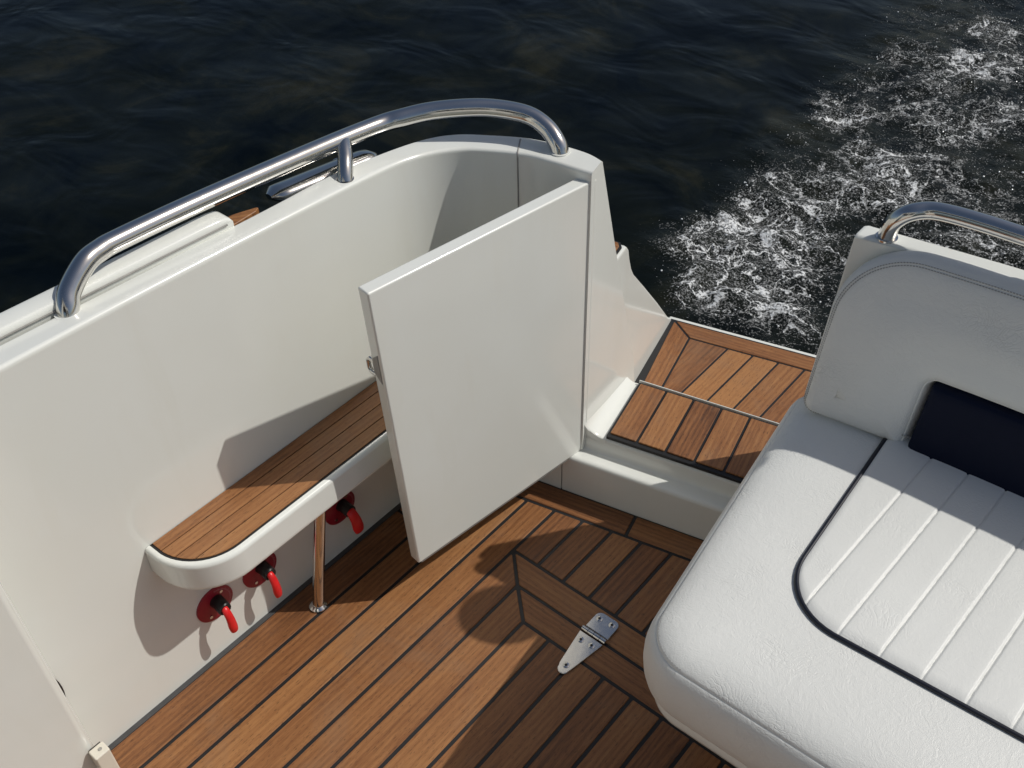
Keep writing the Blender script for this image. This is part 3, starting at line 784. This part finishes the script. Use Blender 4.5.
for k in range(1, 14): bmesh.ops.bisect_plane(bm, geom=bm.verts[:] + bm.edges[:] + bm.faces[:], plane_co=(0, 0, .437 + .026 * k), plane_no=(0, 0, 1))
for v in bm.verts:
    if v.co.y < 1.48 + cur(v.co.x) and inside(v.co.x, v.co.z, inner_out):
        e = min(seg_d(v.co.x, v.co.z, a, b) for a, b in zip(inner_out, inner_out[1:] + inner_out[:1]))
        v.co.y = fy(v.co.x, v.co.z, 1.0) - .010 * (1 - math.exp(-e / .045)) + .0016 * noise.noise(Vector((v.co.x * 11, 3, v.co.z * 11)))
bmesh.ops.recalc_face_normals(bm, faces=bm.faces)
bm.to_mesh(bo.data); bm.free()
bo.data.polygons.foreach_set('use_smooth', [True] * len(bo.data.polygons)); bo.data.set_sharp_from_angle(angle=math.radians(75))
m = MB()
for dd_, oo in ((.0095, .846), (.0140, .880)):
    sp_ = [Vector((x, fy(x, z, oo), z)) for x, z in rpoly(BK, BKR, dd_, 40)]
    sp_ = [p for p in sp_ if (p.z > .62 or p.x < -.45) and p.x < .97]
    fine = []
    i0 = max(range(len(sp_)), key=lambda i: sp_[i].x if sp_[i].z > .7 else -9)
    sp_ = sp_[i0:] + sp_[:i0]
    for a, b in zip(sp_, sp_[1:]):
        n_ = max(1, int((b - a).length / .03))
        for k in range(n_):
            p = a.lerp(b, k / n_); s_ = cur(p.x) - (cur(a.x) * (1 - k / n_) + cur(b.x) * k / n_); p.y += s_; fine.append(p)
    dashes(m, fine, .0048, .0032, .0014, .0011)
m.build('stitching', THREAD, bk, smooth=False)
NP = [(-.3185, ZB - .004), (.94, ZB - .004), (.94, .595), (-.3165, .591)]
m = MB()
m.rings(curved(NP, [.006] * 4, [(.0005, .1), (.0005, .88), (.003, .945), (.008, .975), (.02, .985), (.04, .985)], 5, .004))
m.build('lumbar_pad', NAVY, bk, angle=60)

# ------------------------------------------------------------------ near corner panel and trim, plus added unseen deckhouse parts
cp = empty('deckhouse', (-.1, -.6, 0)); tag(cp, 'smooth white moulded deckhouse side filling the near lower-left corner, with unseen parts added for bounce light', 'deckhouse')
m = MB(); pl = [(-1.235, -.7), (-1.165, -.7), (-1.165, .212), (-1.235, .212)]
m.rings([[(x, y, z) for x, y in rpoly(pl, [.003, .003, .014, .014], d, 8)] for d, z in [(0, .0008), (0, .80), (.004, .812), (.014, .816)]]); m.build('side_panel', WHITE, cp, angle=45)
m = MB()  # unseen forward wall added behind the camera to bounce sunlight aft
for x0_, x1_, z0_, z1_ in ((-1.30, -.95, 0, 2.05), (-.35, .15, 0, 1.0), (.15, 1.30, 0, 1.0), (-.35, .15, 1.75, 2.05), (.15, 1.30, 1.75, 2.05), (.15, .30, 1.0, 1.75), (1.15, 1.30, 1.0, 1.75), (-.95, -.35, 1.90, 2.05)):
    m.prism([(x0_, -.80), (x1_, -.80), (x1_, -.72), (x0_, -.72)], z0_ + .0008, z1_)
m.build('bounce_bulkhead', WHITE, cp, smooth=False)
m = MB(); m.prism([(.30, -.77), (1.15, -.77), (1.15, -.755), (.30, -.755)], 1.0, 1.75); m.build('added_window', BLACK, cp, smooth=False)  # dark panes dressing the added unseen wall
m = MB(); m.prism([(-.35, -.77), (.15, -.77), (.15, -.755), (-.35, -.755)], 1.0, 1.75); m.build('added_window', BLACK, cp, smooth=False)
m = MB(); m.prism(rpoly([(-1.40, -3.2), (1.40, -3.2), (1.40, -.66), (-1.40, -.66)], [.1, .1, .1, .1], 0, 6), 2.051, 2.13); m.build('sky_blocking_roof', WHITE, cp, bevel=.012)  # unseen cover added over the forward end to block sky light
tr = empty('door_track_trim', (-1.16, .215, 0)); tag(tr, 'narrow cream edge trim strip at the near end of the teak floor', 'trim')
m = MB(); m.prism(rpoly([(-1.160, .196), (-1.136, .196), (-1.136, .224), (-1.160, .224)], [.003] * 4, 0, 4), .0008, .142); m.build('strip', CREAM, tr, bevel=.002)
m = MB(); m.prism([(-1.1635, .200), (-1.1605, .200), (-1.1605, .221), (-1.1635, .221)], .0008, .139); m.build('seal', RUBBER, tr, smooth=False)
m = MB(); m.tube([(-1.148, .213, .142), (-1.148, .213, .1435)], .0035, 12); m.build('screw', STEEL, tr)

# ------------------------------------------------------------------ water
WZ = -.35
FO = [(-1.37, 2.74, .21, 1), (-1.55, 2.82, .14, .7), (-1.18, 2.68, .15, .8), (-1.01, 2.58, .11, .7), (-1.31, 3.27, .1, .8), (-1.22, 3.07, .11, .6), (-1.15, 3.61, .1, .8), (-1.26, 3.71, .09, .8), (-1.39, 3.75, .09, .7), (-1.57, 3.93, .1, .95), (-1.52, 4.05, .08, .7), (-1.4, 5.15, .12, 1), (-1.34, 4.71, .11, .8), (-1.3, 4.46, .1, .7), (-1.11, 3.82, .09, .75), (-1.09, 4.22, .12, .6), (-1.01, 4.41, .12, .8), (-1.07, 3.49, .09, .7), (-1.59, 4.28, .09, .4), (-1.39, 2.52, .1, .6), (-.89, 3.3, .14, .6), (-.65, 3.41, .14, .6), (-1.46, 3.09, .15, .5), (-1.58, 4.6, .18, .35), (-1.58, 2.67, .09, .5), (-1.30, 2.98, .13, .5), (-1.20, 3.42, .13, .5), (-1.40, 3.50, .13, .45), (-1.35, 4.2, .16, .42), (-1.2, 4.05, .13, .45), (-1.0, 3.0, .15, .4), (-1.25, 4.8, .2, .42), (-.9, 3.65, .2, .4), (-1.5, 3.3, .12, .45), (-1.1, 5.0, .2, .4), (-.8, 4.4, .2, .4)]
BD = [(2.0, -1.45), (2.37, -1.49), (2.57, -1.61), (3.03, -1.77), (3.59, -1.82), (4.13, -1.86), (5.03, -1.96), (8, -2.3)]
def bnd(y):
    if y <= BD[0][0]: return BD[0][1]
    for (a, xa_), (b, xb_) in zip(BD, BD[1:]):
        if y <= b: return xa_ + (xb_ - xa_) * (y - a) / (b - a)
    return BD[-1][1]
def dens(x, y):
    n = noise.noise(Vector((x * 4, y * 4, 3))) * .10
    e = (x - bnd(y) + n) / .22
    b = .40 * min(max(e, 0), 1) if y > 1.5 else 0
    s = 0
    wx = x + .10 * noise.noise(Vector((x * 5, y * 5, 9))) + .04 * noise.noise(Vector((x * 14, y * 14, 2))); wy = y + .12 * noise.noise(Vector((x * 5, y * 5, 21))) + .05 * noise.noise(Vector((x * 14, y * 14, 5)))
    for fx, fy, r, w in FO:
        d2 = ((wx - fx) ** 2 + (wy - fy) ** 2) / (r * r)
        if d2 < 6: s += w * math.exp(-d2 * 1.1)
    return min(b + s * .72, .92)
x0, x1, y0, y1 = -6.6, 2.4, .2, 7.4
st_ = .026
nx, ny = int((x1 - x0) / st_), int((y1 - y0) / st_)
vs = []; dn_ = []
for j in range(ny + 1):
    y = y0 + j * st_
    for i in range(nx + 1):
        x = x0 + i * st_
        z = .016 * noise.noise(Vector((x * 1.5 + y * .7, y * 1.9 - x * .5, .3))) + .004 * noise.noise(Vector((x * 3.4, y * 4.6, 1.7)))
        d = dens(x, y); dn_.append(d)
        if d > .02:
            z += d * (.040 * noise.noise(Vector((x * 8, y * 8, 4))) + .018 * noise.noise(Vector((x * 19, y * 19, 8))) + .010 * abs(noise.noise(Vector((x * 31, y * 31, 2)))))
        vs.append((x, y, WZ + z))
fs = []
for j in range(ny):
    for i in range(nx):
        a = j * (nx + 1) + i; fs.append((a, a + 1, a + nx + 2, a + nx + 1))
# broad skirt out to the horizon, joined along the sheet's rim
b = len(vs)
big = [(-900, -900, WZ), (900, -900, WZ), (900, 900, WZ), (-900, 900, WZ)]
vs += big
c00, c10, c11, c01 = 0, nx, (ny + 1) * (nx + 1) - 1, ny * (nx + 1)
rim_b = [i for i in range(nx + 1)]; rim_t = [ny * (nx + 1) + i for i in range(nx + 1)]
rim_l = [j * (nx + 1) for j in range(ny + 1)]; rim_r = [j * (nx + 1) + nx for j in range(ny + 1)]
fs += [tuple([b, b + 1] + rim_b[::-1]), tuple([b + 1, b + 2] + rim_r[::-1]), tuple([b + 2, b + 3] + rim_t), tuple([b + 3, b] + rim_l)]
me = bpy.data.meshes.new('water'); me.from_pydata(vs, [], fs)
at = me.attributes.new('foam', 'FLOAT', 'POINT'); at.data.foreach_set('value', dn_ + [0.0] * 4)
me.update()

def water_mat():
    m, nt, b = nm('sea_water')
    g = N(nt, 'ShaderNodeTexCoord'); o = g.outputs['Object']
    at = N(nt, 'ShaderNodeAttribute', attribute_name='foam')
    D = at.outputs['Fac']
    n0 = N(nt, 'ShaderNodeTexNoise', Scale=2.2, Detail=6.0, Roughness=.62, Distortion=.8); L(nt, o, n0.inputs['Vector'])
    base = ramp(nt, n0.outputs['Fac'], [(.36, (.0008, .0022, .0032)), (.54, (.0048, .0068, .0056)), (.72, (.0185, .0190, .0112))])
    # foam: lacy cell borders, clumps, then fine bubbles
    wn = N(nt, 'ShaderNodeTexNoise', Scale=7.0, Detail=5.0); L(nt, o, wn.inputs['Vector'])
    ad = N(nt, 'ShaderNodeMix', data_type='RGBA', blend_type='LINEAR_LIGHT'); ad.inputs[0].default_value = .22
    L(nt, o, ad.inputs[6]); L(nt, wn.outputs['Color'], ad.inputs[7])
    vo = N(nt, 'ShaderNodeTexVoronoi', Scale=7.0); vo.feature = 'DISTANCE_TO_EDGE'; L(nt, ad.outputs[2], vo.inputs['Vector'])
    lw = N(nt, 'ShaderNodeTexNoise', Scale=11.0, Detail=2.0); L(nt, o, lw.inputs['Vector'])
    wd = ramp(nt, lw.outputs['Fac'], [(.35, (1, 1, 1)), (.65, (.12, .12, .12))])
    lace1 = math_(nt, 'SUBTRACT', 1.0, math_(nt, 'MULTIPLY', vo.outputs['Distance'], math_(nt, 'MULTIPLY', wd.outputs[0], 26.0)), clamp=True)
    vo2 = N(nt, 'ShaderNodeTexVoronoi', Scale=23.0); vo2.feature = 'DISTANCE_TO_EDGE'; L(nt, ad.outputs[2], vo2.inputs['Vector'])
    lace2 = math_(nt, 'SUBTRACT', 1.0, math_(nt, 'MULTIPLY', vo2.outputs['Distance'], 9.0), clamp=True)
    lace = math_(nt, 'MULTIPLY_ADD', lace2, .26, math_(nt, 'MULTIPLY', lace1, .85))
    n1 = N(nt, 'ShaderNodeTexNoise', Scale=26.0, Detail=9.0, Roughness=.72); L(nt, o, n1.inputs['Vector'])
    n2 = N(nt, 'ShaderNodeTexNoise', Scale=120.0, Detail=4.0, Roughness=.7); L(nt, o, n2.inputs['Vector'])
    v2 = N(nt, 'ShaderNodeTexVoronoi', Scale=150.0); L(nt, o, v2.inputs['Vector'])
    f = math_(nt, 'MULTIPLY', D, math_(nt, 'MULTIPLY_ADD', lace, .62, .55))
    nn_ = math_(nt, 'MULTIPLY_ADD', n1.outputs['Fac'], .80, math_(nt, 'MULTIPLY', n2.outputs['Fac'], 1.45))
    nn_ = math_(nt, 'MULTIPLY_ADD', v2.outputs['Distance'], -.35, nn_)
    f = math_(nt, 'ADD', f, math_(nt, 'MULTIPLY_ADD', nn_, 1.15, -1.14))
    fm = ramp(nt, f, [(.42, (0, 0, 0)), (.60, (.34, .34, .34)), (.86, (1, 1, 1))])
    mk = math_(nt, 'MULTIPLY', fm.outputs[0], math_(nt, 'GREATER_THAN', D, .05))
    # aerated water just under the foam is greener
    ae = N(nt, 'ShaderNodeMix', data_type='RGBA'); L(nt, math_(nt, 'MULTIPLY', D, .35), ae.inputs[0]); L(nt, base.outputs[0], ae.inputs[6]); ae.inputs[7].default_value = (.022, .026, .020, 1)
    mx = N(nt, 'ShaderNodeMix', data_type='RGBA'); L(nt, mk, mx.inputs[0]); L(nt, ae.outputs[2], mx.inputs[6]); mx.inputs[7].default_value = (.82, .84, .84, 1)
    L(nt, mx.outputs[2], b.inputs['Base Color'])
    rr = N(nt, 'ShaderNodeMapRange'); rr.inputs[3].default_value = .055; rr.inputs[4].default_value = .65; L(nt, mk, rr.inputs[0]); L(nt, rr.outputs[0], b.inputs['Roughness'])
    b.inputs['IOR'].default_value = 1.333; b.inputs['Specular IOR Level'].default_value = .17
    # ripples
    mp = N(nt, 'ShaderNodeMapping'); mp.inputs['Rotation'].default_value = (0, 0, .5); mp.inputs['Scale'].default_value = (1, 1.5, 1); L(nt, o, mp.inputs[0])
    r1 = N(nt, 'ShaderNodeTexNoise', Scale=2.4, Detail=2.5, Roughness=.5, Distortion=.6); L(nt, mp.outputs[0], r1.inputs['Vector'])
    r2 = N(nt, 'ShaderNodeTexNoise', Scale=17.0, Detail=4.0, Roughness=.55, Distortion=.4); L(nt, mp.outputs[0], r2.inputs['Vector'])
    h = math_(nt, 'MULTIPLY', r1.outputs['Fac'], .020)
    h = math_(nt, 'MULTIPLY_ADD', math_(nt, 'MULTIPLY', r2.outputs['Fac'], .010), math_(nt, 'MULTIPLY_ADD', D, 1.6, .022), h)
    h = math_(nt, 'MULTIPLY_ADD', mk, .010, h)
    h = math_(nt, 'MULTIPLY_ADD', math_(nt, 'MULTIPLY', n2.outputs['Fac'], .004), D, h)
    bp = N(nt, 'ShaderNodeBump', Strength=1.0, Distance=1.0); L(nt, h, bp.inputs['Height']); L(nt, bp.outputs[0], b.inputs['Normal'])
    return m
wo = link('water', me, water_mat(), None, smooth=False)
me.polygons.foreach_set('use_smooth', [True] * len(me.polygons))
wo['kind'] = 'structure'

# spray droplets and bubbles riding on the wake
def spray():
    ico = bmesh.new(); bmesh.ops.create_icosphere(ico, subdivisions=1, radius=1)
    iv_ = [v.co.copy() for v in ico.verts]; ico.verts.index_update(); if_ = [tuple(v.index for v in f.verts) for f in ico.faces]; ico.free()
    V = []; F = []; rnd = random.Random(3); n = 0; tries = 0
    while n < 2600 and tries < 300000:
        tries += 1
        x = rnd.uniform(-2.0, .2); y = rnd.uniform(2.0, 5.7)
        d = dens(x, y)
        if d < .16: continue
        cl = noise.noise(Vector((x * 9, y * 9, 7))) + .5 * noise.noise(Vector((x * 25, y * 25, 7)))
        if rnd.random() > d * d * 1.2 + .05 or cl < .12 + .4 * (rnd.random() - .5) - d * .3: continue
        r = .0011 + .0036 * rnd.random() ** 6
        z = WZ + .012 + (rnd.random() ** 5) * .05 * d + d * .006
        b = len(V); s = r * rnd.uniform(.8, 1.3)
        V += [(x + c.x * s, y + c.y * r, z + c.z * r * .8) for c in iv_]; F += [tuple(b + i for i in f) for f in if_]; n += 1
    me = bpy.data.meshes.new('wake_spray'); me.from_pydata(V, [], F); me.update()
    return link('wake_spray', me, plain('white_spray', (.78, .80, .82), .25), None, smooth=False)
so = spray(); tag(so, 'white bubbles and droplets of churned wake foam', 'foam', kind='stuff')

# ------------------------------------------------------------------ light, sky, camera
sd = Vector((.615, .615, 1.0)).normalized()
el = math.asin(sd.z)
w = bpy.data.worlds.new('World'); sc.world = w; w.use_nodes = True
nt = w.node_tree; bg = nt.nodes['Background']
sky = nt.nodes.new('ShaderNodeTexSky'); sky.sky_type = 'NISHITA'; sky.sun_disc = False
sky.sun_elevation = el; sky.sun_rotation = math.radians(45); sky.air_density = 1.0; sky.dust_density = 2.2; sky.ozone_density = .7
nt.links.new(sky.outputs[0], bg.inputs[0]); bg.inputs[1].default_value = .085
ld = bpy.data.lights.new('sun', 'SUN'); ld.energy = 3.9; ld.angle = math.radians(.53); ld.color = (1, .965, .905)
lo = bpy.data.objects.new('sun', ld); COL.objects.link(lo)
lo.rotation_euler = (-sd).to_track_quat('-Z', 'Y').to_euler(); lo.location = (3, 3, 5)

cd = bpy.data.cameras.new('camera'); cam = bpy.data.objects.new('camera', cd); COL.objects.link(cam)
R = Vector((.76447, .64432, -.02122)); U = Vector((-.42023, .52302, .74152)); Bk = Vector((.48887, -.55795, .67059))
cam.matrix_world = Matrix(((R.x, U.x, Bk.x, 0), (R.y, U.y, Bk.y, 0), (R.z, U.z, Bk.z, 1.78674), (0, 0, 0, 1)))
cd.sensor_width = 36; cd.lens = 36.578; cd.clip_start = .05; cd.clip_end = 3000
sc.camera = cam
sc.view_settings.view_transform = 'Standard'; sc.view_settings.look = 'None'; sc.view_settings.exposure = -.50; sc.view_settings.gamma = 1
